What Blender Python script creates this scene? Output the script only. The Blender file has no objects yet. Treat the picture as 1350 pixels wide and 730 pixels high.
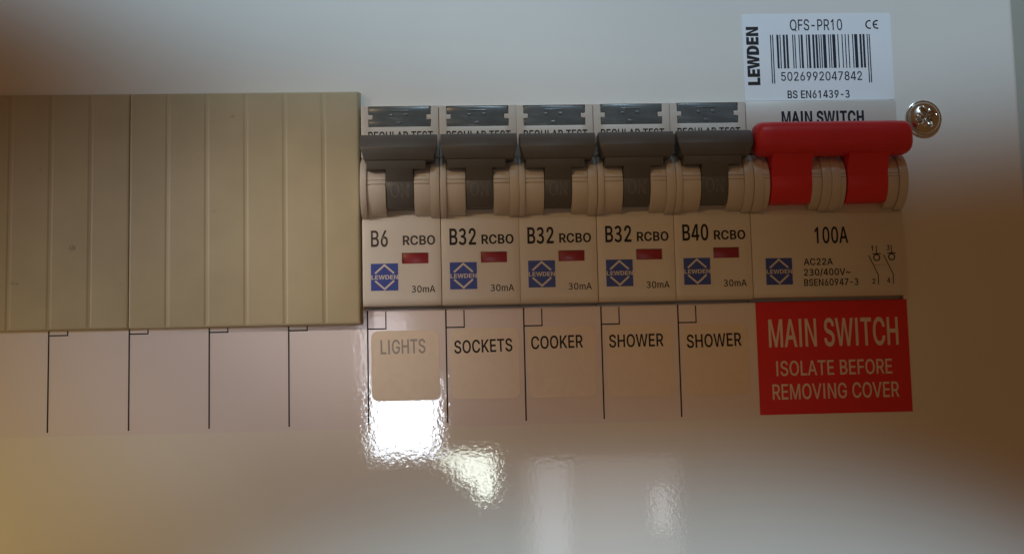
import bpy, bmesh, math, random
from mathutils import Vector, Matrix
from mathutils.geometry import tessellate_polygon

# All lengths below are millimetres on the real consumer unit, turned into metres by MM.
# x runs right along the cover, d is the height above the cover's face (towards the viewer), z runs up.
MM = 0.001
R = math.radians
scene = bpy.context.scene
COL = scene.collection

# ------------------------------------------------------------------ camera
cam_data = bpy.data.cameras.new('camera')
cam = bpy.data.objects.new('camera', cam_data)
COL.objects.link(cam)
cam.location = (20.95 * MM, -262.75 * MM, -13.71 * MM)
cam.rotation_euler = (R(95.456), R(1.338), R(-2.607))
cam_data.sensor_width = 36.0
cam_data.lens = 39.99
cam_data.clip_start = 0.01
cam_data.clip_end = 50.0
scene.camera = cam

# ------------------------------------------------------------------ world and lamps
world = bpy.data.worlds.new('World')
scene.world = world
world.use_nodes = True
bg = world.node_tree.nodes['Background']
bg.inputs['Color'].default_value = (1.0, 0.476, 0.171, 1)
bg.inputs['Strength'].default_value = 0.105

def aim(o, target):
    v = Vector(target) - o.location
    o.rotation_euler = v.to_track_quat('-Z', 'Y').to_euler()

def spot(name, loc, target, power, color, half_deg, blend=1.0, sx=1.0, radius=0.03):
    d = bpy.data.lights.new(name, 'SPOT')
    d.energy = power; d.color = color
    d.spot_size = R(2 * half_deg); d.spot_blend = blend
    d.shadow_soft_size = radius
    o = bpy.data.objects.new(name, d); COL.objects.link(o)
    o.location = loc; aim(o, target)
    o.scale = (sx, 1, 1)
    return o

def area(name, loc, target, w, h, power, color, shape='RECTANGLE', spread=180, roll=0):
    d = bpy.data.lights.new(name, 'AREA')
    d.shape = shape; d.size = w; d.size_y = h
    d.energy = power
    d.color = color; d.spread = R(spread)
    o = bpy.data.objects.new(name, d); COL.objects.link(o)
    o.location = loc; aim(o, target)
    if roll: o.rotation_euler = (o.rotation_euler.to_matrix() @ Matrix.Rotation(R(roll), 3, 'Z')).to_euler()
    return o

spot('upper_fill_beam', (0.09, -0.55, 0.60), (0.095, 0, 0.197), 17.0, (0.53, 0.80, 1.00), 10.0, 0.34, sx=2.3, radius=0.009)  # added beam; its cone edge stands in for the phone's shadow
spot('upper_middle_light', (-0.02, -0.55, 0.60), (0.0, 0, 0.074), 2.6, (0.66, 0.90, 1.00), 4.0, 1.0, sx=1.5, radius=0.015)  # added beam filling the top centre of the cover
spot('lower_fill_beam', (0.04, -0.75, -0.60), (0.062, 0, -0.2055), 20.5, (0.60, 0.85, 1.00), 10.0, 0.36, sx=1.35, radius=0.008)  # added beam; diffuse stand-in for the soft reflection low on the cover
spot('lower_middle_light', (-0.02, -0.75, -0.60), (-0.018, 0, -0.075), 1.6, (0.80, 0.92, 1.00), 4.2, 1.0, sx=1.1, radius=0.04)  # added beam filling the bottom centre of the cover
spot('left_fill_beam', (-0.62, -0.55, 0.10), (-0.042, 0, 0.004), 6.9, (0.78, 0.85, 1.00), 4.3, 0.9, sx=0.56, radius=0.02)  # added beam, narrowed to brighten the strip and blanks at left
spot('near_fill_beam', (-0.55, -0.55, 0.25), (-0.006, 0, 0.016), 11.5, (1.00, 0.90, 0.82), 3.2, 1.0, sx=0.58, radius=0.015)  # added beam, shaped to lift the first breaker and its label
spot('warm_fill_beam', (-0.60, -0.60, -0.25), (-0.105, 0, -0.048), 13.0, (1.00, 0.74, 0.31), 4.9, 1.0, radius=0.05)  # added beam for the warm tone at the cover's lower left
area('window_pane_light', (-0.0646, -1.50, -0.0559), (0.0082, 0, -0.0200), 0.1020, 0.1208, 0.00130, (0.80, 0.90, 1.00), spread=7)
area('window_edge_light', (-0.0938, -1.50, 0.0464), (0.0039, 0, -0.0047), 0.0758, 0.1107, 0.000170, (0.88, 0.88, 1.00), spread=9)
area('narrow_pane_light', (0.1588, -1.50, -0.2337), (0.0415, 0, -0.0465), 0.0537, 0.2080, 0.00038, (0.86, 0.93, 1.00), spread=20)
area('small_pane_light', (0.3272, -1.50, -0.2069), (0.0666, 0, -0.0425), 0.0268, 0.0671, 0.00007, (1.00, 1.00, 1.00), spread=20)
area('dim_pane_light', (0.2326, -1.50, -0.2454), (0.0525, 0, -0.0483), 0.2482, 0.2382, 0.00280, (1.00, 0.90, 0.88), spread=30)
spot('broad_fill_beam', (-0.35, -0.70, 0.30), (0.042, 0, 0.006), 3.8, (1.00, 0.60, 0.25), 5.2, 1.0, sx=0.9, radius=0.03)  # added beam to warm the breaker faces and labels mid-row
area('slanted_pane_light', (0.0310, -1.50, -0.1253), (0.0225, 0, -0.0304), 0.0825, 0.0195, 0.000098, (0.90, 1.00, 0.88), spread=9)
area('slanted_pane_middle_light', (0.0441, -1.50, -0.1465), (0.0244, 0, -0.0335), 0.0564, 0.0228, 0.000079, (0.90, 1.00, 0.88), spread=9)
area('slanted_pane_tip_light', (0.0565, -1.50, -0.1706), (0.0262, 0, -0.0371), 0.0262, 0.0255, 0.000041, (0.90, 1.00, 0.88), spread=9)

scene.view_settings.view_transform = 'Standard'
scene.view_settings.look = 'None'
scene.view_settings.exposure = 0.0
scene.view_settings.gamma = 1.0
scene.view_settings.use_curve_mapping = False

# ------------------------------------------------------------------ materials
def mat(name, col, rough=0.5, metal=0.0, spec=0.5, coat=0.0, coat_rough=0.05, coat_ior=1.5,
        mottle=0.0, mottle_scale=300, bump=0.0, bump_scale=2000, bump2=0.0, bump2_scale=400, coat_bump=False, dirt=None, rough_var=0.0):
    m = bpy.data.materials.new(name); m.use_nodes = True
    nt = m.node_tree; b = nt.nodes['Principled BSDF']
    b.inputs['Base Color'].default_value = (*col, 1)
    b.inputs['Roughness'].default_value = rough
    b.inputs['Metallic'].default_value = metal
    b.inputs['Specular IOR Level'].default_value = spec
    b.inputs['Coat Weight'].default_value = coat
    b.inputs['Coat Roughness'].default_value = coat_rough
    b.inputs['Coat IOR'].default_value = coat_ior
    tc = nt.nodes.new('ShaderNodeTexCoord')
    oi = nt.nodes.new('ShaderNodeObjectInfo')
    off = nt.nodes.new('ShaderNodeVectorMath'); off.operation = 'ADD'
    nt.links.new(tc.outputs['Object'], off.inputs[0]); nt.links.new(oi.outputs['Location'], off.inputs[1])
    def noise(scale, detail=3, rou=0.55):
        n = nt.nodes.new('ShaderNodeTexNoise')
        n.inputs['Scale'].default_value = scale; n.inputs['Detail'].default_value = detail
        n.inputs['Roughness'].default_value = rou
        nt.links.new(off.outputs[0], n.inputs['Vector'])
        return n
    if mottle:
        n = noise(mottle_scale, 4)
        r = nt.nodes.new('ShaderNodeMapRange')
        r.inputs['From Min'].default_value = 0.3; r.inputs['From Max'].default_value = 0.7
        r.inputs['To Min'].default_value = 1 - mottle; r.inputs['To Max'].default_value = 1 + mottle
        nt.links.new(n.outputs['Fac'], r.inputs['Value'])
        v = nt.nodes.new('ShaderNodeVectorMath'); v.operation = 'SCALE'
        v.inputs[0].default_value = col
        nt.links.new(r.outputs['Result'], v.inputs['Scale'])
        out = v.outputs[0]
        if dirt:
            n2 = noise(dirt[1], 5, 0.6)
            r2 = nt.nodes.new('ShaderNodeMapRange')
            r2.inputs['From Min'].default_value = dirt[2]; r2.inputs['From Max'].default_value = dirt[2] + 0.05
            r2.inputs['To Min'].default_value = 0; r2.inputs['To Max'].default_value = dirt[3]
            nt.links.new(n2.outputs['Fac'], r2.inputs['Value'])
            mx = nt.nodes.new('ShaderNodeMix'); mx.data_type = 'RGBA'
            nt.links.new(r2.outputs['Result'], mx.inputs['Factor'])
            nt.links.new(out, mx.inputs['A']); mx.inputs['B'].default_value = (*dirt[0], 1)
            out = mx.outputs['Result']
        nt.links.new(out, b.inputs['Base Color'])
    if rough_var:
        n = noise(250, 4)
        r = nt.nodes.new('ShaderNodeMapRange')
        r.inputs['From Min'].default_value = 0.3; r.inputs['From Max'].default_value = 0.7
        r.inputs['To Min'].default_value = max(0.02, rough - rough_var); r.inputs['To Max'].default_value = rough + rough_var
        nt.links.new(n.outputs['Fac'], r.inputs['Value']); nt.links.new(r.outputs['Result'], b.inputs['Roughness'])
    last = None
    for dist, sc in ((bump2, bump2_scale), (bump, bump_scale)):
        if dist:
            n = noise(sc, 2, 0.5)
            bp = nt.nodes.new('ShaderNodeBump')
            bp.inputs['Strength'].default_value = 1.0
            bp.inputs['Distance'].default_value = dist * MM
            nt.links.new(n.outputs['Fac'], bp.inputs['Height'])
            if last: nt.links.new(last.outputs[0], bp.inputs['Normal'])
            last = bp
    if last:
        nt.links.new(last.outputs[0], b.inputs['Normal'])
        nt.links.new(last.outputs[0], b.inputs['Coat Normal'])
    return m

M = {}
M['paint'] = mat('white_powder_coat', (0.77, 0.76, 0.72), 0.32, spec=0.5, coat=1.0, coat_rough=0.03, coat_ior=1.9, mottle=0.012, mottle_scale=60, bump2=0.0075, bump2_scale=950, bump=0.0016, bump_scale=2600)
M['strip'] = mat('printed_strip_film', (0.76, 0.71, 0.73), 0.32, coat=1.0, coat_rough=0.03, coat_ior=1.9, mottle=0.012, mottle_scale=60, bump2=0.0075, bump2_scale=950, bump=0.0016, bump_scale=2600)
M['enclosure'] = mat('grey_enclosure_paint', (0.30, 0.28, 0.23), 0.45, mottle=0.04, mottle_scale=80)
M['paper'] = mat('circuit_label_film', (0.73, 0.63, 0.49), 0.34, spec=0.7, coat=0.9, coat_rough=0.32, mottle=0.03, mottle_scale=500, bump2=0.010, bump2_scale=1100)
M['white_paper'] = mat('white_paper', (0.77, 0.775, 0.81), 0.55, mottle=0.01, mottle_scale=200)
M['beige'] = mat('beige_plastic', (0.64, 0.625, 0.58), 0.34, mottle=0.02, mottle_scale=150, bump=0.002, bump_scale=5000, rough_var=0.05)
M['tan'] = mat('tan_blank_plastic', (0.43, 0.38, 0.25), 0.55, mottle=0.05, mottle_scale=120, bump=0.006, bump_scale=3500, dirt=((0.12, 0.10, 0.07), 190, 0.70, 0.55))
M['dark'] = mat('dark_grey_plastic', (0.115, 0.125, 0.130), 0.42, mottle=0.08, mottle_scale=200, bump=0.004, bump_scale=4000)
M['dark_letter'] = mat('dark_grey_embossing', (0.165, 0.175, 0.178), 0.35)
M['button'] = mat('blue_grey_button_plastic', (0.115, 0.140, 0.152), 0.24, mottle=0.12, mottle_scale=300, bump2=0.05, bump2_scale=220, bump=0.004, bump_scale=1500)
M['gap'] = mat('dark_slot', (0.02, 0.018, 0.016), 0.6)
M['red'] = mat('red_plastic', (0.76, 0.030, 0.045), 0.40, mottle=0.05, mottle_scale=200, bump=0.004, bump_scale=3500)
M['window_red'] = mat('red_indicator_plastic', (0.26, 0.022, 0.035), 0.30, mottle=0.12, mottle_scale=400)
M['sticker_red'] = mat('red_sticker_vinyl', (0.68, 0.014, 0.012), 0.45, mottle=0.03, mottle_scale=200)
M['sticker_grey'] = mat('pale_sticker_print', (0.74, 0.66, 0.60), 0.5)
M['blue'] = mat('blue_print', (0.035, 0.070, 0.36), 0.40)
M['ink'] = mat('black_ink', (0.013, 0.012, 0.012), 0.5, spec=0.3, mottle=0.3, mottle_scale=900)
M['ink_soft'] = mat('dark_grey_ink', (0.040, 0.037, 0.036), 0.45, mottle=0.3, mottle_scale=900)
M['ink_glare'] = mat('glare_paled_ink', (0.30, 0.27, 0.24), 0.4, coat=0.9, coat_rough=0.32)  # pale colour holds the glare that washes out the LIGHTS lettering
M['navy'] = mat('navy_ink', (0.014, 0.016, 0.034), 0.5, spec=0.3, mottle=0.2, mottle_scale=900)
M['pale'] = mat('pale_print', (0.62, 0.60, 0.55), 0.45)
M['metal'] = mat('nickel_plated_steel', (0.60, 0.57, 0.51), 0.20, metal=1.0, mottle=0.10, mottle_scale=400, rough_var=0.08)


# ------------------------------------------------------------------ mesh helpers
def link(name, me, m, parent=None):
    o = bpy.data.objects.new(name, me); COL.objects.link(o)
    if m is not None and not me.materials: me.materials.append(m)
    if parent is not None: o.parent = parent
    return o

def mesh(name, verts, faces, bevel=0.0, seg=2, smooth=True, angle=35):
    """verts are (x, d, z) in mm"""
    bm = bmesh.new()
    vs = [bm.verts.new((x * MM, -d * MM, z * MM)) for x, d, z in verts]
    for f in faces:
        try: bm.faces.new([vs[i] for i in f])
        except ValueError: pass
    bmesh.ops.remove_doubles(bm, verts=bm.verts, dist=1e-7)
    bmesh.ops.recalc_face_normals(bm, faces=bm.faces)
    if bevel:
        es = [e for e in bm.edges if len(e.link_faces) == 2 and e.calc_face_angle() > R(angle)]
        bmesh.ops.bevel(bm, geom=es, offset=bevel * MM, segments=seg, profile=0.5, affect='EDGES', clamp_overlap=True)
    me = bpy.data.meshes.new(name); bm.to_mesh(me); bm.free()
    if smooth:
        me.polygons.foreach_set('use_smooth', [True] * len(me.polygons))
        me.set_sharp_from_angle(angle=R(40))
    return me

def box_vf(x0, x1, d0, d1, z0, z1):
    v = [(x, d, z) for x in (x0, x1) for d in (d0, d1) for z in (z0, z1)]
    f = [(0, 1, 3, 2), (4, 6, 7, 5), (0, 4, 5, 1), (2, 3, 7, 6), (0, 2, 6, 4), (1, 5, 7, 3)]
    return v, f

def join(*parts):
    V, F = [], []
    for v, f in parts:
        n = len(V); V += v; F += [tuple(i + n for i in q) for q in f]
    return V, F

def prism_vf(profile, xl, xr):
    """profile: closed list of (d, z); xl / xr: numbers or functions of (d, z)"""
    fl = xl if callable(xl) else (lambda d, z: xl)
    fr = xr if callable(xr) else (lambda d, z: xr)
    n = len(profile)
    V = [(fl(d, z), d, z) for d, z in profile] + [(fr(d, z), d, z) for d, z in profile]
    F = [(i, (i + 1) % n, n + (i + 1) % n, n + i) for i in range(n)]
    F += [tuple(range(n)), tuple(range(n, 2 * n))]
    return V, F

def terrace_vf(xs, zs, depth, base, warp=None):
    """stepped relief on a grid: depth(xc, zc) gives the height of each cell, base closes it behind"""
    V, F, idx = [], [], {}
    def vert(x, d, z):
        k = (round(x, 4), round(d, 4), round(z, 4))
        if k not in idx:
            idx[k] = len(V); V.append(k if warp is None else warp(*k))
        return idx[k]
    nx, nz = len(xs) - 1, len(zs) - 1
    D = [[depth((xs[i] + xs[i + 1]) / 2, (zs[j] + zs[j + 1]) / 2) for j in range(nz)] for i in range(nx)]
    for i in range(nx):
        for j in range(nz):
            d = D[i][j]; x0, x1, z0, z1 = xs[i], xs[i + 1], zs[j], zs[j + 1]
            F.append((vert(x0, d, z0), vert(x1, d, z0), vert(x1, d, z1), vert(x0, d, z1)))
            for (di, dj, a, b) in ((1, 0, (x1, z0), (x1, z1)), (-1, 0, (x0, z0), (x0, z1)), (0, 1, (x0, z1), (x1, z1)), (0, -1, (x0, z0), (x1, z0))):
                ii, jj = i + di, j + dj
                e = D[ii][jj] if 0 <= ii < nx and 0 <= jj < nz else base
                if e < d - 1e-6:
                    F.append((vert(a[0], d, a[1]), vert(b[0], d, b[1]), vert(b[0], e, b[1]), vert(a[0], e, a[1])))
    return V, F

def outline_vf(pts, d0, d1):
    """pts: (x, z) outline, extruded from d0 to d1"""
    n = len(pts)
    V = [(x, d0, z) for x, z in pts] + [(x, d1, z) for x, z in pts]
    F = [(i, (i + 1) % n, n + (i + 1) % n, n + i) for i in range(n)] + [tuple(range(n)), tuple(range(n, 2 * n))]
    return V, F

def rounded(x0, x1, z0, z1, r, n=6):
    p = []
    for cx, cz, a0 in ((x1 - r, z1 - r, 0), (x0 + r, z1 - r, 90), (x0 + r, z0 + r, 180), (x1 - r, z0 + r, 270)):
        for i in range(n + 1):
            a = R(a0 + 90 * i / n); p.append((cx + r * math.cos(a), cz + r * math.sin(a)))
    return p

def stroke_vf(pts, w, d, closed=False):
    """flat printed line of width w along (x, z) points at height d"""
    V, F = [], []
    n = len(pts)
    for i, (x, z) in enumerate(pts):
        if closed: a, b = pts[i - 1], pts[(i + 1) % n]
        else: a, b = pts[max(i - 1, 0)], pts[min(i + 1, n - 1)]
        def nrm(p, q):
            tx, tz = q[0] - p[0], q[1] - p[1]; l = math.hypot(tx, tz) or 1
            return (-tz / l, tx / l)
        if closed or 0 < i < n - 1:
            n1, n2 = nrm(a, (x, z)), nrm((x, z), b)
            mx, mz = n1[0] + n2[0], n1[1] + n2[1]; l = math.hypot(mx, mz) or 1
            mx, mz = mx / l, mz / l
            k = 1 / max(0.35, mx * n1[0] + mz * n1[1])
        else:
            mx, mz = nrm(a, b); k = 1
        V += [(x + mx * w / 2 * k, d, z + mz * w / 2 * k), (x - mx * w / 2 * k, d, z - mz * w / 2 * k)]
    for i in range(n if closed else n - 1):
        j = (i + 1) % n
        F.append((2 * i, 2 * j, 2 * j + 1, 2 * i + 1))
    return V, F

# ------------------------------------------------------------------ lettering (outlines drawn in a 254-unit cap height)
G={
'-':(227,'168,122 168,94 57,94 57,122'),
'/':(125,'117,266 36,-38 7,-38 89,266'),
'0':(227,'113,-3 95,-2 79,3 65,12 53,24 42,39 34,57 29,77 25,101 24,127 25,153 29,177 35,197 43,215 53,230 65,242 79,251 95,256 113,258 131,256 147,251 161,242 174,230 184,215 192,197 198,177 201,153 203,127 201,101 198,77 192,57 184,39 174,24 162,12 147,3 131,-2|113,25 125,26 136,30 145,37 153,46 160,58 165,72 169,88 171,107 172,127 171,148 169,166 165,182 160,197 153,208 145,218 136,224 125,228 113,230 101,228 91,224 82,218 73,208 67,197 62,182 58,166 55,148 55,127 55,107 58,88 62,72 67,58 73,46 82,37 91,30 101,26'),
'1':(227,'105,0 105,205 50,172 50,202 112,254 138,254 138,0'),
'2':(227,'32,0 32,24 117,114 141,141 155,163 160,186 159,194 157,202 154,209 149,215 143,220 137,224 112,230 102,229 94,227 86,224 79,219 74,213 69,207 66,199 64,190 64,181 33,181 34,196 37,209 43,221 51,232 60,241 72,248 84,253 98,257 112,258 127,257 141,254 153,248 164,241 173,233 181,223 186,211 189,199 191,186 185,159 168,129 133,90 76,30 76,28 195,28 195,0'),
'3':(227,'78,-2 56,6 36,17 23,29 41,50 52,40 67,31 85,25 104,21 126,25 144,33 155,48 159,69 155,89 142,104 115,114 76,119 76,141 111,146 133,156 146,171 151,189 146,206 137,218 124,227 104,231 89,229 76,223 63,216 49,206 32,225 47,237 65,248 85,254 107,256 137,252 162,239 177,218 184,193 179,173 170,154 155,141 137,133 137,131 159,123 177,108 188,92 192,67 186,37 168,15 140,0 107,-4'),
'4':(227,'141,0 141,53 20,53 20,79 123,254 171,254 171,81 207,81 207,53 171,53 171,0|54,81 141,81 141,222'),
'5':(227,'111,-3 96,-2 82,1 70,6 59,12 49,20 41,30 35,41 32,53 30,65 61,65 62,58 65,51 69,44 87,30 111,25 120,26 130,28 138,32 146,38 152,44 157,52 161,61 163,71 164,81 163,92 161,101 157,111 151,119 145,125 137,131 129,135 119,138 109,138 84,134 64,123 34,126 48,254 183,254 183,226 75,226 67,151 68,151 89,162 115,167 126,166 137,164 147,160 156,156 165,150 172,143 179,134 185,125 189,116 193,105 195,94 195,82 194,66 191,51 184,38 176,26 166,16 154,8 141,1 126,-2'),
'6':(227,'113,-3 98,-2 84,1 71,7 60,15 50,25 42,37 36,51 33,65 32,81 33,93 35,106 40,119 69,170 126,254 161,254 75,131 73,131 83,144 98,153 117,157 132,156 146,153 158,147 169,140 178,131 185,120 190,107 193,94 194,79 193,63 190,49 184,36 176,25 166,15 155,7 142,1 128,-2|113,24 123,25 131,27 139,31 146,37 152,43 157,51 161,59 163,69 164,79 163,89 161,98 157,107 152,114 146,121 139,126 131,130 123,132 113,133 104,132 95,130 87,126 80,121 74,114 69,107 65,99 63,89 62,79 63,69 65,59 69,51 74,43 80,37 87,31 95,27 104,25'),
'7':(227,'48,0 161,226 31,226 31,254 195,254 195,224 82,0'),
'8':(227,'113,-3 97,-2 82,1 68,6 56,13 45,21 37,31 31,42 27,54 26,68 27,78 29,88 33,98 37,106 43,114 51,121 58,126 67,130 76,132 76,133 65,138 55,145 46,154 40,165 36,177 35,190 36,203 40,214 45,225 53,234 62,242 73,249 85,254 99,257 113,258 128,257 141,254 153,249 164,242 173,234 181,225 186,214 190,203 191,190 190,177 186,165 180,154 171,145 162,138 150,133 150,132 159,130 168,126 176,121 183,114 189,106 194,98 197,88 200,78 200,68 199,54 195,42 189,31 181,21 171,13 158,6 145,1 130,-2|113,25 124,25 134,27 142,30 150,34 156,40 161,46 165,53 168,61 168,69 168,78 165,87 161,94 156,101 149,107 141,111 133,115 123,117 113,118 103,117 93,115 85,111 77,107 70,101 65,94 61,87 58,78 58,69 58,61 61,53 64,46 70,40 76,34 84,30 92,27 102,25|113,145 137,150 144,154 149,159 154,165 157,172 159,180 160,188 159,196 157,203 154,210 149,216 144,221 138,225 113,230 89,225 82,221 77,216 72,210 69,203 67,196 66,188 67,180 69,172 72,165 77,159 82,154 89,150'),
'9':(227,'113,258 128,257 142,253 155,247 166,239 176,229 184,217 190,204 193,189 194,173 194,161 191,148 186,135 158,84 100,0 65,0 151,124 154,124 144,111 128,101 109,97 94,98 81,102 69,107 58,114 49,124 41,134 36,147 33,161 32,176 33,191 36,205 42,218 50,230 60,239 71,247 84,253 98,257|113,230 104,229 95,227 87,223 80,218 74,211 69,204 66,195 63,186 63,176 63,166 66,156 69,148 74,140 80,134 87,129 95,125 104,122 113,122 123,122 131,125 139,129 146,134 152,140 157,147 161,156 163,165 164,175 163,185 161,195 157,204 152,211 146,218 139,223 131,227 123,229'),
'A':(240,'8,0 101,254 138,254 231,0 198,0 173,71 66,71 41,0|76,99 163,99 119,222'),
'B':(228,'30,0 30,254 121,254 137,253 152,250 164,245 175,239 184,230 190,221 195,210 198,199 199,187 198,177 197,168 193,160 178,143 157,133 157,131 166,130 174,127 182,123 189,117 196,110 201,102 205,92 208,81 209,68 208,56 205,44 200,33 193,24 184,16 172,9 158,4 142,1 123,0|62,29 122,29 140,30 154,34 165,40 172,48 176,58 178,68 177,77 175,85 171,92 166,99 160,104 153,109 144,113 135,115 124,115 62,115|62,143 119,143 144,148 151,152 157,157 162,163 165,170 167,178 168,186 167,197 163,206 156,214 147,221 135,225 120,226 62,226'),
'C':(255,'134,-3 113,-2 93,4 75,12 59,25 46,40 35,58 27,78 22,101 20,127 22,153 27,176 35,197 46,215 59,230 75,242 93,251 113,256 134,258 170,252 181,248 191,242 201,236 210,228 217,219 224,209 229,198 234,187 236,174 204,174 195,197 179,214 158,224 134,228 119,227 105,223 92,216 80,207 71,196 62,182 57,166 53,148 52,127 53,107 57,88 63,72 71,59 80,47 92,38 105,32 119,28 134,26 158,30 179,40 195,57 204,80 236,80 234,68 229,56 224,45 217,36 210,27 201,19 192,12 181,7 170,2 159,-1 146,-3'),
'D':(251,'30,0 30,254 113,254 136,253 157,248 176,239 192,228 206,213 217,196 225,175 229,153 231,128 229,102 224,80 217,59 206,42 192,27 175,15 156,7 134,2 109,0|62,29 107,29 127,30 144,34 159,40 171,49 182,61 189,75 195,90 198,108 200,128 198,147 195,165 190,180 182,194 172,205 160,214 145,221 129,225 110,226 62,226'),
'E':(209,'30,0 30,254 186,254 186,226 62,226 62,143 178,143 178,114 62,114 62,29 188,29 188,0'),
'F':(205,'30,0 30,254 185,254 185,226 62,226 62,139 173,139 173,111 62,111 62,0'),
'G':(260,'134,-3 113,-2 93,4 75,13 59,25 45,40 35,58 27,78 22,102 20,127 22,153 27,176 35,197 45,215 59,230 74,242 92,251 112,256 132,258 146,257 158,255 170,252 181,247 192,242 202,235 210,227 218,218 225,208 230,198 234,186 237,174 204,174 194,197 178,213 158,224 133,228 118,227 104,223 92,216 80,207 70,196 62,182 57,166 53,148 52,127 53,107 57,88 63,72 71,59 81,47 92,38 105,32 119,28 134,26 148,27 161,31 172,36 183,43 191,51 198,62 203,74 206,87 207,100 141,100 141,128 239,128 239,100 237,80 233,62 225,45 215,31 203,19 188,9 172,2 154,-2'),
'H':(258,'30,0 30,254 62,254 62,144 196,144 196,254 228,254 228,0 196,0 196,116 62,116 62,0'),
'I':(120,'44,0 44,254 77,254 77,0'),
'K':(233,'30,0 30,254 62,254 62,125 182,254 224,254 117,138 224,0 186,0 95,115 62,81 62,0'),
'L':(196,'30,0 30,254 62,254 62,29 181,29 181,0'),
'M':(314,'30,0 30,254 76,254 157,45 238,254 284,254 284,0 252,0 252,205 171,0 143,0 61,205 61,0'),
'N':(262,'30,0 30,254 68,254 199,45 199,254 232,254 232,0 193,0 62,210 62,0'),
'O':(267,'133,-3 112,-2 93,4 75,12 59,25 46,40 35,58 27,78 22,101 20,127 22,153 27,176 35,197 46,215 59,230 75,242 93,251 112,256 133,258 155,256 174,251 192,242 208,230 221,215 232,197 240,176 245,153 247,127 245,101 240,78 232,58 221,40 208,25 192,12 174,4 155,-2|133,26 148,28 162,32 175,38 186,47 196,58 204,72 210,88 214,106 215,127 214,148 210,166 204,182 196,196 186,207 175,216 162,223 148,227 133,228 119,227 105,223 92,216 81,207 71,196 63,182 57,166 53,148 52,127 53,106 57,88 63,72 71,58 81,47 92,38 105,32 119,28'),
'P':(222,'30,0 30,254 118,254 136,253 152,250 166,244 178,236 187,226 195,215 200,202 203,189 204,174 203,159 200,145 195,133 187,121 178,112 166,104 152,98 136,94 118,93 62,93 62,0|62,121 116,121 129,122 139,124 149,128 156,133 162,139 167,147 170,155 172,164 172,174 172,184 170,193 167,201 162,208 156,214 148,219 139,223 129,225 116,226 62,226'),
'Q':(267,'133,-3 112,-2 93,4 75,12 59,25 46,40 35,58 27,78 22,101 20,127 22,153 27,176 35,197 46,215 59,230 75,242 93,251 112,256 133,258 155,256 174,251 192,242 208,230 221,215 232,197 240,176 245,153 247,127 245,101 240,78 232,58 221,40 208,25 192,12 174,4 155,-2|133,26 148,28 162,32 175,38 186,47 196,58 204,72 210,88 214,106 215,127 214,148 210,166 204,182 196,196 186,207 175,216 162,223 148,227 133,228 119,227 105,223 92,216 81,207 71,196 63,182 57,166 53,148 52,127 53,106 57,88 63,72 71,58 81,47 92,38 105,32 119,28|203,19 213,29 238,-22 204,-22'),
'R':(224,'30,0 30,254 118,254 136,253 153,250 167,244 178,237 188,227 195,217 200,204 204,191 205,176 204,161 200,148 195,136 188,125 178,116 166,109 152,103 149,102 214,0 177,0 118,99 62,99 62,0|62,128 117,128 129,128 140,130 149,133 156,138 162,143 167,150 170,158 172,167 173,176 172,186 170,194 167,202 162,209 156,215 149,220 140,223 129,225 116,226 62,226'),
'S':(223,'112,-4 94,-3 78,0 64,5 51,11 41,20 32,30 25,42 21,54 19,68 52,68 54,59 57,51 62,44 68,38 75,33 83,29 112,25 123,25 133,27 143,30 151,34 159,40 165,46 169,53 172,61 173,70 172,77 170,84 166,89 148,102 122,111 92,120 72,126 56,135 43,145 34,156 28,170 26,186 27,200 31,213 37,224 46,234 57,242 69,249 83,254 97,257 114,258 130,257 145,254 158,249 170,242 180,234 189,224 195,213 199,202 200,189 169,189 166,201 160,211 151,219 140,225 127,228 112,229 102,229 92,227 84,224 76,220 70,215 64,209 61,203 58,195 58,188 58,180 61,173 65,167 85,154 106,147 132,140 156,132 179,119 197,99 201,90 203,80 204,69 203,56 199,43 193,32 185,21 174,13 162,5 147,0 130,-3'),
'T':(224,'16,226 16,254 208,254 208,226 128,226 128,0 96,0 96,226'),
'U':(259,'129,-4 110,-3 93,1 77,8 63,17 52,27 42,40 36,54 31,70 30,87 30,254 62,254 62,89 63,77 66,66 70,57 77,48 84,40 94,34 104,29 116,27 129,26 143,27 155,29 165,34 175,40 182,48 188,57 193,66 195,77 196,89 196,254 229,254 229,87 227,70 223,54 216,40 207,27 195,17 182,8 166,1 149,-3'),
'V':(240,'102,0 8,254 42,254 120,38 197,254 231,254 139,0'),
'W':(343,'78,0 8,254 41,254 97,45 153,254 190,254 246,45 302,254 335,254 265,0 228,0 171,212 115,0'),
'm':(305,'26,0 26,190 56,190 56,148 54,148 57,157 61,166 66,173 86,188 110,193 123,192 134,187 144,180 151,171 157,160 160,147 156,147 159,156 163,164 169,172 190,187 218,193 229,192 239,190 249,186 257,180 264,173 270,164 275,154 278,141 278,128 278,0 248,0 248,127 247,139 243,149 236,156 228,161 219,164 209,165 201,165 194,163 187,160 173,145 168,124 168,0 137,0 137,130 136,140 132,148 126,156 119,161 110,164 100,165 79,160 73,156 67,151 63,145 60,137 58,129 57,119 57,0'),
'~':(227,'26,75 27,88 29,99 33,109 38,117 44,123 51,127 76,133 99,128 123,110 137,99 149,96 156,97 162,99 166,104 170,110 172,117 172,126 200,126 199,113 197,102 193,93 188,85 182,79 175,74 151,68 127,74 103,91 89,102 77,105 71,104 65,102 60,98 57,92 55,85 54,75'),
}

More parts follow.
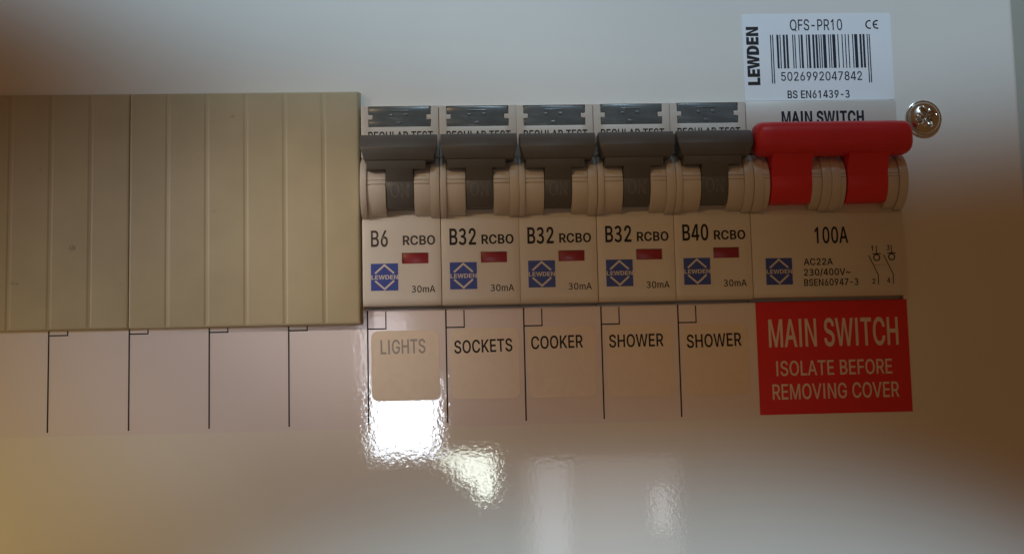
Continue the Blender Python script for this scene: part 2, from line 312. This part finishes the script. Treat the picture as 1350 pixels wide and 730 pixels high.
def text_vf(s, bold=0.0):
    """triangles of a line of lettering: returns 2D verts, faces, width"""
    V, F, x = [], [], 0.0
    for ch in s:
        if ch == ' ': x += 105; continue
        adv, data = G[ch]
        loops = [[tuple(map(float, p.split(','))) for p in c.split(' ')] for c in data.split('|')]
        ar = [sum(a[0] * b[1] - b[0] * a[1] for a, b in zip(l, l[1:] + l[:1])) for l in loops]
        if ar[max(range(len(ar)), key=lambda i: abs(ar[i]))] > 0: loops = [l[::-1] for l in loops]
        if bold:
            nl = []
            for l in loops:
                q = []
                for i, p in enumerate(l):
                    a, b = l[i - 1], l[(i + 1) % len(l)]
                    n1 = (-(p[1] - a[1]), p[0] - a[0]); n2 = (-(b[1] - p[1]), b[0] - p[0])
                    l1, l2 = math.hypot(*n1) or 1, math.hypot(*n2) or 1
                    m = (n1[0] / l1 + n2[0] / l2, n1[1] / l1 + n2[1] / l2); ml = math.hypot(*m) or 1
                    m = (m[0] / ml, m[1] / ml)
                    k = bold / max(0.5, m[0] * n1[0] / l1 + m[1] * n1[1] / l1)
                    q.append((p[0] + m[0] * k, p[1] + m[1] * k * 0.6))
                nl.append(q)
            loops = nl
        flat = [p for l in loops for p in l]
        n = len(V)
        V += [(p[0] + x, p[1]) for p in flat]
        F += [tuple(i + n for i in t) for t in tessellate_polygon([[Vector((a, b, 0)) for a, b in l] for l in loops])]
        x += adv + bold * 1.2
    lo = min(v[0] for v in V); hi = max(v[0] for v in V)
    return [(a - lo, b) for a, b in V], F, hi - lo

TEXT_CACHE = {}
def lettering(name, s, x0, x1, z0, z1, d, m, parent, bold=0.0, rot=0.0, vertical=False, bend=None, thick=0.012):
    key = (s, x0, x1, z0, z1, d, bold, rot, vertical, m.name)
    if key not in TEXT_CACHE:
        V, F, w = text_vf(s, bold)
        if vertical:      # reads upwards
            sx, sz = (z1 - z0) / w, (x1 - x0) / 254.0
            P = [(x1 - b * sz, z0 + a * sx) for a, b in V]
        else:
            sx, sz = (x1 - x0) / w, (z1 - z0) / 254.0
            P = [(x0 + a * sx, z0 + b * sz) for a, b in V]
        if rot:
            cx, cz = (x0 + x1) / 2, (z0 + z1) / 2; c, t = math.cos(R(rot)), math.sin(R(rot))
            P = [(cx + (x - cx) * c - (z - cz) * t, cz + (x - cx) * t + (z - cz) * c) for x, z in P]
        if bend:          # wrap round a drum: bend = (centre d, centre z, radius)
            cd, cz, rad = bend
            V3 = [(x, cd + rad * math.cos((z - cz) / rad), cz + rad * math.sin((z - cz) / rad)) for x, z in P]
        else:
            V3 = [(x, d, z) for x, z in P]
        me = bpy.data.meshes.new(name)
        me.from_pydata([(x * MM, -dd * MM, z * MM) for x, dd, z in V3], [], F)
        bm = bmesh.new(); bm.from_mesh(me)
        for f in bm.faces:
            f.normal_update()
            if f.normal.y > 0: f.normal_flip()
        bm.to_mesh(me); bm.free()
        me.materials.append(m)
        TEXT_CACHE[key] = me
    return link(name, TEXT_CACHE[key], None, parent)

def empty(name, x, d, z, label, cat, group=None):
    o = bpy.data.objects.new(name, None); COL.objects.link(o)
    o.location = (x * MM, -d * MM, z * MM); o.empty_display_size = 0.005
    tag(o, label, cat, group)
    return o

def tag(o, label, cat, group=None):
    o['label'] = label; o['category'] = cat
    if group: o['group'] = group
    return o

# ------------------------------------------------------------------ the cover and the enclosure behind it
cover = empty('fuse_box_cover', 0, 0, 0, 'glossy white powder-coated front cover that carries all the switches', 'cover')
XL, XR, ZB, ZT = -150.0, 157.0, -90.0, 110.0
HX0, HX1, HZ0, HZ1 = -120.0, 125.7, 4.35, 51.75
V, F = [], []
def cover_front():
    xs = [XL, HX0, HX1, XR - 1.6]; zs = [ZB, HZ0, HZ1, ZT]
    V, F, ix = [], [], {}
    def v(x, d, z):
        k = (x, d, z)
        if k not in ix: ix[k] = len(V); V.append(k)
        return ix[k]
    for i in range(3):
        for j in range(3):
            if i == 1 and j == 1: continue
            F.append((v(xs[i], 0, zs[j]), v(xs[i + 1], 0, zs[j]), v(xs[i + 1], 0, zs[j + 1]), v(xs[i], 0, zs[j + 1])))
    hole = [(HX0, HZ0), (HX1, HZ0), (HX1, HZ1), (HX0, HZ1)]
    for a, b in zip(hole, hole[1:] + hole[:1]):
        F.append((v(a[0], 0, a[1]), v(b[0], 0, b[1]), v(b[0], -1.2, b[1]), v(a[0], -1.2, a[1])))
    # folded right edge: round, then back
    prof = [(XR - 1.6 + 1.6 * math.sin(R(t)), -1.6 + 1.6 * math.cos(R(t))) for t in range(0, 91, 15)] + [(XR, -14.0)]
    zz = zs
    for p, q in zip(prof, prof[1:]):
        for z0, z1 in zip(zz, zz[1:]):
            F.append((v(p[0], p[1], z0), v(q[0], q[1], z0), v(q[0], q[1], z1), v(p[0], p[1], z1)))
    return V, F
me = mesh('sheet', *cover_front())
link('sheet', me, M['paint'], cover)

enc = empty('enclosure_body', 165, -20, 0, 'dull grey metal enclosure rim showing past the cover at the right', 'enclosure')
me = mesh('rim', *box_vf(-7.6, 40, -20, 12.0, -90, 110), bevel=0.8, seg=3)
link('rim', me, M['enclosure'], enc)

# ------------------------------------------------------------------ printed strip with the way marks
strip = empty('label_strip', 0, 0, 0, 'pale pinkish printed strip with black way marks below the switches', 'label strip')
link('film', mesh('film', *outline_vf([(-130, -22.7), (90.2, -22.7), (90.2, 4.35), (-130, 4.35)], 0.0, 0.06)), M['strip'], strip)
line_me = mesh('way_line', *box_vf(-0.17, 0.17, 0.02, 0.085, -21.8, 4.2), smooth=False)
mark_me = mesh('corner_mark', *join(box_vf(0.0, 4.34, 0.02, 0.082, -0.15, 0.15), box_vf(4.06, 4.34, 0.02, 0.083, 0.1, 3.95)), smooth=False)
line_me.materials.append(M['ink']); mark_me.materials.append(M['ink'])
for k in range(-4, 5):
    for n, me in (('way_line', line_me), ('corner_mark', mark_me)):
        o = link(n, me, None, strip); o.location = (18 * k * MM, 0, 0)

# ------------------------------------------------------------------ blanking strips
def blanking(x0, x1, cuts, label, taper_left, taper_right):
    t = empty('blanking_strip', x1, 0, 1.0, label, 'blanking plate', 'tan blanking strips over unused ways')
    w = x1 - x0
    V, F = box_vf(-w, 0, 0.12, 2.98, 0, 54.3)
    tl, tr = taper_left, taper_right
    V = [((x if d < 1 else (x - tr if x > -0.1 else x + tl)), d, z if d < 1 else (z + 0.2 if z < 10 else z - 0.4)) for x, d, z in V]
    link('backing', mesh('backing', V, F, bevel=0.1, seg=2), M['tan'], t)
    cs = [x0] + cuts + [x1]
    for a, b in zip(cs, cs[1:]):
        g0 = 0.50 if a != x0 else 0.30 + tl
        g1 = 0.50 if b != x1 else 0.30 + tr
        xa, xb = a - x1 + g0 - 0.28, b - x1 - g1 + 0.28
        V, F = box_vf(xa, xb, 2.6, 3.11, 0.35, 53.75)
        V = [(x + (0.40 if x == xa else -0.40) * (d > 3), d, z + (0.15 if z < 9 else -0.15) * (d > 3)) for x, d, z in V]
        V = [(x, d if d > 3 else 2.985, z) for x, d, z in V]
        me = mesh('snap_off_segment', V, F, bevel=0.12, seg=3, angle=8)
        link('snap_off_segment', me, M['tan'], t)
    return t
blanking(-53.40, -0.95, [-44.8, -36.0, -27.15, -18.3, -9.4], 'tan ribbed blanking strip right beside the first grey-handled breaker', 0.05, 0.5)
blanking(-107.0, -53.43, [-98.1, -89.0, -80.1, -71.1, -62.2], 'tan ribbed blanking strip at the far left edge, cut by the frame', 0.5, 0.05)

# ------------------------------------------------------------------ breakers
Z0, Z1, FACE = 5.0, 51.4, 3.0
CD, CZ = 1.2, 32.0                      # axis of the drum

def arc_profile(r, back=0.5, a0=-78, a1=78, n=26, grooves=()):
    p = []
    for i in range(n + 1):
        a = a0 + (a1 - a0) * i / n
        p.append((CD + r * math.cos(R(a)), CZ + r * math.sin(R(a))))
    if grooves:
        q = []
        for a in sorted([a0 + (a1 - a0) * i / n for i in range(n + 1)] + [x for g in grooves for x in g]):
            rr = r
            q.append((a, rr))
        out = []
        for a, rr in q:
            ins = any(g[0] < a < g[1] for g in grooves)
            if any(abs(a - g[0]) < 1e-6 for g in grooves): out += [(a, r), (a + 0.01, r - 0.28)]
            elif any(abs(a - g[1]) < 1e-6 for g in grooves): out += [(a - 0.01, r - 0.28), (a, r)]
            else: out.append((a, r - 0.28 if ins else r))
        p = [(CD + rr * math.cos(R(a)), CZ + rr * math.sin(R(a))) for a, rr in out]
    p += [(back, p[-1][1]), (back, p[0][1])]
    return p

def warp_bottom(x, d, z):
    if d > 1.0 and z < Z0 + 1.7:
        t = (Z0 + 1.7 - z) / 1.7
        d = d - 1.1 * (1 - math.sqrt(max(0.0, 1 - (0.93 * t) ** 2)))
    return (x, d, z)

def body_mesh(name, w, pockets, Z0=5.0):
    xs = sorted(set([0.06, w - 0.06] + [p for q in pockets for p in q[:2]]))
    zs = sorted(set([Z0, Z0 + 0.15, Z0 + 0.35, Z0 + 0.7, Z0 + 1.1, Z0 + 1.7, 24.75, 39.3, Z1] + [p for q in pockets for p in q[2:4]]))
    def depth(x, z):
        for a, b, c, e, dd in pockets:
            if a < x < b and c < z < e: return FACE - dd
        return 2.3 if 24.75 < z < 39.3 else FACE
    nose = terrace_vf(xs, zs, depth, -2.0, warp_bottom)
    flange = box_vf(0.06, w + (4.0 if w > 20 else -0.06), -30, -2.0, -6, 62)
    return mesh(name, *join(nose, flange), bevel=0.10, seg=2)

BTN = [(1.75, 46.45, 16.2, 51.0)]
BODY = body_mesh('body', 18.0, [
    (9.05, 15.15, 14.6, 17.1, 0.55),
    (1.75, 2.75, 46.45, 48.2, 0.8), (1.75, 2.75, 49.3, 51.25, 0.8), (2.75, 15.2, 46.45, 51.25, 0.8),
    (15.2, 16.2, 46.45, 48.2, 0.8), (15.2, 16.2, 49.3, 51.25, 0.8)])
BODY.materials.append(M['beige'])
RIB_L = mesh('side_rib', *prism_vf(arc_profile(7.0), 0.05, 1.5), bevel=0.12); RIB_L.materials.append(M['beige'])
RIB_R = mesh('side_rib', *prism_vf(arc_profile(7.0), 15.85, 17.95), bevel=0.12); RIB_R.materials.append(M['beige'])
GRV = ((-0.5, 2.6), (8.5, 11.0))
DRUM_L = mesh('drum_guard', *prism_vf(arc_profile(6.55, grooves=GRV), 1.56, 5.8), bevel=0.05); DRUM_L.materials.append(M['beige'])
DRUM_R = mesh('drum_guard', *prism_vf(arc_profile(6.55, grooves=GRV), 12.2, 15.8), bevel=0.05); DRUM_R.materials.append(M['beige'])

def toggle_mesh():
    def wl(d, z): return 0.30 + max(0.0, (39.0 - z)) * 0.55
    def wr(d, z): return 17.72 - max(0.0, (39.0 - z)) * 0.55
    bar = prism_vf([(3.8, 43.25), (8.2, 43.45), (8.6, 43.2), (10.35, 40.35), (10.4, 40.0), (9.75, 37.3), (4.6, 37.3)], wl, wr)
    neck = prism_vf([(4.0, 38.2), (9.72, 38.2), (9.0, 35.45), (4.5, 35.45)], 1.68, 15.0)
    st = arc_profile(6.35, back=0.5, a0=-52, a1=50)
    stem = prism_vf(st, 5.95, 12.05)
    web = prism_vf([(4.0, 36.2), (9.15, 36.2), (8.95, 35.4), (8.55, 34.7), (8.05, 33.8), (7.60, 33.0), (7.40, 32.6), (4.5, 32.6)], 5.97, 12.03)
    parts = [mesh('a', *q, bevel=b, seg=2) for q, b in ((bar, 0.28), (neck, 0.12), (stem, 0.15), (web, 0.1))]
    bm = bmesh.new()
    for p in parts: bm.from_mesh(p); bpy.data.meshes.remove(p)
    me = bpy.data.meshes.new('toggle'); bm.to_mesh(me); bm.free()
    me.materials.append(M['dark'])
    return me
TOGGLE = toggle_mesh()
def button_outline():
    a, b, c, e = 1.85, 16.1, 46.5, 51.2
    return [(a, c), (b, c), (b, 48.15), (15.15, 48.15), (15.15, 49.4), (b, 49.4), (b, e - 0.25), (b - 0.25, e), (a + 0.25, e), (a, e - 0.25), (a, 49.4), (2.85, 49.4), (2.85, 48.15), (a, 48.15)]
def button_mesh():
    return mesh('test_button', *outline_vf(button_outline(), 2.0, 2.92), bevel=0.12, seg=2)
BUTTON = button_mesh(); BUTTON.materials.append(M['button'])
# the moulded bar and pips on the face of the test button
PIP = mesh('button_relief', *join(outline_vf(rounded(6.6, 11.2, 50.1, 50.4, 0.12, 2), 2.7, 3.02), outline_vf(rounded(6.5, 7.5, 48.9, 49.5, 0.25, 3), 2.7, 3.05),
           outline_vf(rounded(9.9, 11.0, 49.0, 49.6, 0.25, 3), 2.7, 3.05), outline_vf(rounded(8.0, 9.4, 46.9, 47.6, 0.3, 3), 2.7, 3.05)), bevel=0.08, seg=2)
PIP.materials.append(M['button'])
INDIC = mesh('indicator_window', *box_vf(9.12, 15.08, 2.0, 2.58, 14.67, 17.03), bevel=0.05); INDIC.materials.append(M['window_red'])
LOGO = mesh('logo', *box_vf(-3.1, 3.1, 0.0, 0.05, -3.1, 3.1), smooth=False); LOGO.materials.append(M['blue'])
UP = mesh('chevron', *stroke_vf([(-2.15, 0.85), (0, 2.75), (2.15, 0.85)], 0.42, 0.075), smooth=False); UP.materials.append(M['pale'])
DN = mesh('chevron', *stroke_vf([(-2.15, -0.85), (0, -2.75), (2.15, -0.85)], 0.42, 0.075), smooth=False); DN.materials.append(M['pale'])

def logo(x, z, parent):
    o = link('logo', LOGO, None, parent); o.location = (x * MM, -FACE * MM, z * MM)
    link('chevron', UP, None, o); link('chevron', DN, None, o)
    lettering('logo_lettering', 'LEWDEN', -3.0, 3.05, -0.50, 0.42, 0.08, M['pale'], o, bold=14)

rnd = random.Random(7)
def breaker(i, rating, label):
    t = empty('circuit_breaker', -0.8 + 18 * i, 0, 0, label, 'circuit breaker', 'grey-handled circuit breakers in a row')
    for n, me in (('body', BODY), ('side_rib', RIB_L), ('side_rib', RIB_R), ('drum_guard', DRUM_L), ('drum_guard', DRUM_R), ('indicator_window', INDIC)):
        link(n, me, None, t)
    b = link('test_button', BUTTON, None, t); link('button_relief', PIP, None, b)
    g = link('toggle', TOGGLE, None, t)
    lettering('on_lettering', 'ON', 6.9, 11.1, CZ - 2.8, CZ + 0.35, 0, M['dark_letter'], g, bold=8, bend=(CD, CZ, 6.47))
    if len(rating) == 2: lettering('rating_lettering', rating, 2.05, 5.9, 18.65, 22.3, FACE + 0.03, M['ink_soft'], t, bold=8)
    else: lettering('rating_lettering', rating, 1.95, 8.05, 18.85, 22.5, FACE + 0.03, M['ink'], t, bold=11)
    lettering('type_lettering', 'RCBO', 9.3, 16.7, 18.95, 21.0, FACE + 0.03, M['ink_soft'] if len(rating) == 2 else M['ink'], t, bold=14)
    lettering('sensitivity_lettering', '30mA', 11.15, 16.55, 8.0, 9.5, FACE + 0.03, M['ink'], t, bold=7)
    lettering('test_lettering', 'REGULAR TEST', 1.7, 16.6, 43.2, 45.3, FACE + 0.03, M['ink'], t, bold=10)
    logo(5.07 + rnd.uniform(-0.07, 0.07), 11.68 + rnd.uniform(-0.08, 0.08), t)
    # each one seats and latches a touch differently
    a = R(rnd.uniform(-1.1, 1.1)); piv = Vector((0, -CD * MM, CZ * MM))
    g.rotation_euler = (a, 0, 0); g.location = piv - Matrix.Rotation(a, 3, 'X') @ piv
    b.location = (rnd.uniform(-0.04, 0.04) * MM, rnd.uniform(-0.05, 0.12) * MM, 0)
    t.location += Vector((rnd.uniform(-0.04, 0.04), rnd.uniform(-0.18, 0.1), rnd.uniform(-0.1, 0.1))) * MM
    return t
breaker(0, 'B6', 'leftmost grey-handled breaker, marked B6, next to the tan blanking strip')
breaker(1, 'B32', 'B32 breaker directly above the SOCKETS label')
breaker(2, 'B32', 'B32 breaker directly above the COOKER label')
breaker(3, 'B32', 'B32 breaker above a SHOWER label, beside the B40 breaker')
breaker(4, 'B40', 'grey-handled breaker marked B40, next to the red main switch')

# ------------------------------------------------------------------ main switch
def rrect(x0, x1, d): return x0, x1
ms = empty('main_switch', 89.25, 0, 0, 'wide two-pole main switch with a red bar handle, marked 100A', 'main switch')
MW = 36.1
me = body_mesh('body', MW, [], 5.2); link('body', me, M['beige'], ms)
for a, b in ((0.05, 2.35), (15.9, 18.02), (18.08, 20.25), (34.0, 36.05)):
    link('side_rib', mesh('side_rib', *prism_vf(arc_profile(7.0), a, b), bevel=0.12), M['beige'], ms)
for a, b in ((2.4, 3.75), (13.55, 15.8), (20.3, 21.5), (31.35, 33.85)):
    link('drum_guard', mesh('drum_guard', *prism_vf(arc_profile(6.6, grooves=((3.0, 3.8), (9.4, 10.2))), a, b), bevel=0.05), M['beige'], ms)

def bar_handle():
    n, cd, cz = 28, 8.25, 41.15
    V, F = [], []
    st = [(0.0, 0.0), (0.0, 2.55), (0.25, 3.15), (0.75, 3.6), (1.5, 3.85), (4.0, 3.95), (32.6, 3.95), (34.9, 3.85), (35.6, 3.55), (36.15, 3.0), (36.4, 2.4), (36.4, 0.0)]
    for k, (x, r) in enumerate(st):
        for i in range(n):
            a = 2 * math.pi * i / n
            # slightly squared section with a flat front
            c, s = math.cos(a), math.sin(a)
            e = 0.72
            V.append((x, cd + r * math.copysign(abs(c) ** e, c) * 0.95, cz + r * math.copysign(abs(s) ** e, s)))
    for k in range(len(st) - 1):
        for i in range(n):
            j = (i + 1) % n
            F.append((k * n + i, k * n + j, (k + 1) * n + j, (k + 1) * n + i))
    bar = mesh('b', V, F)
    parts = [bar]
    for x0, x1 in ((3.95, 13.4), (21.7, 31.15)):
        parts.append(mesh('s', *prism_vf(arc_profile(6.75, a0=-50, a1=60), x0, x1), bevel=0.2))
        parts.append(mesh('n', *prism_vf([(4.0, 40.0), (10.9, 40.0), (10.2, 37.4), (8.9, 35.6), (7.9, 32.5), (4.0, 32.5)], lambda d, z, a=x0: a - max(0, z - 36.6) * 0.12, lambda d, z, b=x1: b + max(0, z - 36.6) * 0.22), bevel=0.25))
    bm = bmesh.new()
    for p in parts: bm.from_mesh(p); bpy.data.meshes.remove(p)
    me = bpy.data.meshes.new('bar_toggle'); bm.to_mesh(me); bm.free()
    return me
tg = link('bar_toggle', bar_handle(), M['red'], ms)
tg.location = (0.15 * MM, 0, 0)
lettering('name_lettering', 'MAIN SWITCH', 8.5, 28.2, 46.0, 48.9, FACE + 0.03, M['navy'], ms, bold=20)
lettering('rating_lettering', '100A', 15.0, 22.9, 17.7, 21.4, FACE + 0.03, M['ink'], ms, bold=9)
lettering('class_lettering', 'AC22A', 12.1, 19.0, 12.6, 14.1, FACE + 0.03, M['ink'], ms, bold=9)
lettering('voltage_lettering', '230/400V~', 12.05, 23.0, 10.15, 11.65, FACE + 0.03, M['ink'], ms, bold=9)
lettering('standard_lettering', 'BSEN60947-3', 12.0, 24.8, 7.75, 9.3, FACE + 0.03, M['ink'], ms, bold=9)
logo(6.25, 11.25, ms)
dg = []
DF = FACE + 0.03
for ox, oz in ((0.0, 0.0), (3.55, 0.12)):
    dg += [stroke_vf([(29.45 + ox, 16.85 + oz), (29.45 + ox, 15.0 + oz)], 0.2, DF), stroke_vf([(28.45 + ox, 14.95 + oz), (30.45 + ox, 14.95 + oz)], 0.22, DF + 0.003),
           stroke_vf([(29.42 + ox + 0.72 * math.cos(R(a)), 14.05 + oz + 0.72 * math.sin(R(a))) for a in range(0, 360, 20)], 0.26, DF + 0.006, True),
           stroke_vf([(27.55 + ox, 14.6 + oz), (29.6 + ox, 9.95 + oz), (29.5 + ox, 7.7 + oz)], 0.2, DF)]
for k in range(4): dg.append(stroke_vf([(28.9 + 0.75 * k, 12.3 + 0.02 * k), (29.2 + 0.75 * k, 12.31 + 0.02 * k)], 0.13, DF))
link('contact_diagram', mesh('contact_diagram', *join(*dg), smooth=False), M['ink'], ms)
for s, x, z in (('1', 28.2, 15.65), ('3', 31.85, 15.75), ('2', 28.1, 7.95), ('4', 31.6, 8.1)):
    lettering('terminal_number', s, x, x + (0.45 if s == '1' else 0.75), z, z + 1.2, DF, M['ink'], ms, bold=9)

# ------------------------------------------------------------------ stickers
def circuit_label(k, s, x0, x1, z0, z1, tx0, tx1, tz0, tz1, label, rot=0.5, ink='ink'):
    cx = (x0 + x1) / 2
    t = empty('circuit_label', cx, 0.06, (z0 + z1) / 2, label, 'label', 'rounded circuit labels on the strip')
    w, h = (x1 - x0) / 2, (z1 - z0) / 2; cz = (z0 + z1) / 2
    link('film', mesh('film', *outline_vf(rounded(-w, w, -h, h, 1.7), 0.0, 0.08), bevel=0.02, seg=1), M['paper'], t)
    lettering('lettering', s, tx0 - cx, tx1 - cx, tz0 - cz, tz1 - cz, 0.10, M[ink], t, bold=9, rot=rot)
circuit_label(0, 'LIGHTS', 0.75, 16.4, -16.55, -0.5, 2.9, 13.2, -5.75, -2.6, 'LIGHTS label with glare at its lower edge and in its pale ink', 0.6, 'ink_glare')
circuit_label(1, 'SOCKETS', 18.9, 34.8, -16.5, -0.3, 19.8, 33.2, -5.85, -3.0, 'cream label reading SOCKETS', 1.2)
circuit_label(2, 'COOKER', 36.9, 52.5, -16.6, -0.3, 37.55, 49.6, -5.3, -2.45, 'cream label reading COOKER', 0.7)
circuit_label(3, 'SHOWER', 55.0, 70.4, -16.8, -0.35, 55.65, 68.4, -5.35, -2.5, 'SHOWER label right beside the COOKER label', 0.3)
circuit_label(4, 'SHOWER', 73.1, 88.4, -17.0, -0.5, 73.8, 86.7, -5.75, -2.8, 'SHOWER label right beside the red warning sticker', 1.1)

wt = empty('warning_sticker', 108.35, 0, -8.7, 'red sticker reading MAIN SWITCH ISOLATE BEFORE REMOVING COVER', 'sticker')
link('vinyl', mesh('vinyl', *outline_vf([(-18, -13.1), (18, -13.1), (18, 13.1), (-18, 13.1)], 0.06, 0.16), bevel=0.02, seg=1), M['sticker_red'], wt)
lettering('title_lettering', 'MAIN SWITCH', -15.2, 15.55, 2.6, 8.85, 0.18, M['sticker_grey'], wt, bold=9)
lettering('upper_lettering', 'ISOLATE BEFORE', -13.75, 13.65, -4.15, -0.8, 0.18, M['sticker_grey'], wt, bold=6)
lettering('lower_lettering', 'REMOVING COVER', -14.9, 15.05, -9.6, -6.15, 0.18, M['sticker_grey'], wt, bold=6)

bs = empty('barcode_sticker', 108.2, 0, 52.3, 'white paper barcode sticker above the main switch', 'sticker')
link('paper', mesh('paper', *outline_vf(rounded(-18.2, 18.1, 0, 21.2, 0.5, 3), 0.0, 0.09), bevel=0.02, seg=1), M['white_paper'], bs)
lettering('article_lettering', 'QFS-PR10', -6.55, 6.2, 17.15, 19.8, 0.11, M['navy'], bs, bold=4)
lettering('standard_lettering', 'BS EN61439-3', -7.9, 7.15, 0.6, 2.4, 0.11, M['navy'], bs, bold=10)
lettering('maker_lettering', 'LEWDEN', -17.1, -14.5, 3.85, 18.1, 0.11, M['ink'], bs, bold=32, vertical=True)
lettering('number_lettering', '5026992047842', -9.25, 10.4, 4.85, 6.95, 0.11, M['navy'], bs, bold=5)
ce = []
for cx in (12.95, 14.75):
    ce.append(stroke_vf([(cx + 0.95 * math.cos(R(a)), 18.45 + 0.95 * math.sin(R(a))) for a in range(75, 286, 15)], 0.34, 0.11))
ce.append(stroke_vf([(13.9, 18.45), (14.75, 18.45)], 0.32, 0.113))
link('conformity_mark', mesh('conformity_mark', *join(*ce), smooth=False), M['ink'], bs)
def ean13(code):
    L = ['0001101', '0011001', '0010011', '0111101', '0100011', '0110001', '0101111', '0111011', '0110111', '0001011']
    par = ['LLLLLL', 'LLGLGG', 'LLGGLG', 'LLGGGL', 'LGLLGG', 'LGGLLG', 'LGGGLL', 'LGLGLG', 'LGLGGL', 'LGGLGL'][int(code[0])]
    inv = lambda s: ''.join('1' if c == '0' else '0' for c in s)
    out = '101'
    for c, p in zip(code[1:7], par): out += L[int(c)] if p == 'L' else inv(L[int(c)])[::-1]
    out += '01010'
    for c in code[7:]: out += inv(L[int(c)])
    return out + '101'
bits = ean13('5026992047842'); bars = []; i = 0
bx0, bw = -11.5, 24.3 / len(bits)
while i < len(bits):
    if bits[i] == '1':
        j = i
        while j < len(bits) and bits[j] == '1': j += 1
        low = 4.2 if (i < 3 or i >= len(bits) - 3) else 7.85
        bars.append(([(bx0 + i * bw, 0.11, low), (bx0 + j * bw, 0.11, low), (bx0 + j * bw, 0.11, 16.1), (bx0 + i * bw, 0.11, 16.1)], [(0, 1, 2, 3)]))
        i = j
    else: i += 1
link('barcode', mesh('barcode', *join(*bars), smooth=False), M['navy'], bs)

# ------------------------------------------------------------------ cover screw
sc = empty('cover_screw', 132.9, 0, 47.55, 'shiny domed cross-head screw at the right end of the red handle', 'screw')
def polar(rings, n, height):
    V, F = [(0, height(0, 0), 0)], []
    for r in rings:
        for i in range(n):
            a = 2 * math.pi * i / n
            x, z = r * math.cos(a), r * math.sin(a); V.append((x, height(x, z), z))
    F += [(0, 1 + i, 1 + (i + 1) % n) for i in range(n)]
    for k in range(len(rings) - 1):
        for i in range(n):
            j = (i + 1) % n
            F.append((1 + k * n + i, 1 + k * n + j, 1 + (k + 1) * n + j, 1 + (k + 1) * n + i))
    return V, F
def head_h(x, z):
    r = math.hypot(x, z)
    h = 0.25 + 2.15 * math.sqrt(max(0.0, 1 - (r / 3.98) ** 2)) if r < 3.95 else 0.0
    c, s = math.cos(R(28)), math.sin(R(28))
    u, w = x * c + z * s, -x * s + z * c
    def wing(p, q, half, reach, dep):
        e = max(0.0, 1 - max(abs(q) / half, 0) ** 4) * max(0.0, 1 - (abs(p) / reach) ** 3)
        return dep * e
    cut = max(wing(u, w, 0.62, 2.6, 1.5), wing(w, u, 0.62, 2.6, 1.5))
    p, q = (u + w) / math.sqrt(2), (u - w) / math.sqrt(2)
    cut = max(cut, wing(p, q, 0.2, 2.3, 0.35), wing(q, p, 0.2, 2.3, 0.35), 1.7 * max(0, 1 - (r / 1.0) ** 2))
    return h - cut
rings = [0.15 * k for k in range(1, 26)] + [3.85, 3.92, 3.97, 4.0]
link('head', mesh('head', *polar(rings, 96, head_h)), M['metal'], sc)
link('washer', mesh('washer', *polar([3.6, 4.2, 4.32, 4.38, 4.4], 64, lambda x, z: 0.55 if math.hypot(x, z) < 4.21 else (0.5 if math.hypot(x, z) < 4.33 else (0.38 if math.hypot(x, z) < 4.39 else 0.0)))), M['metal'], sc)
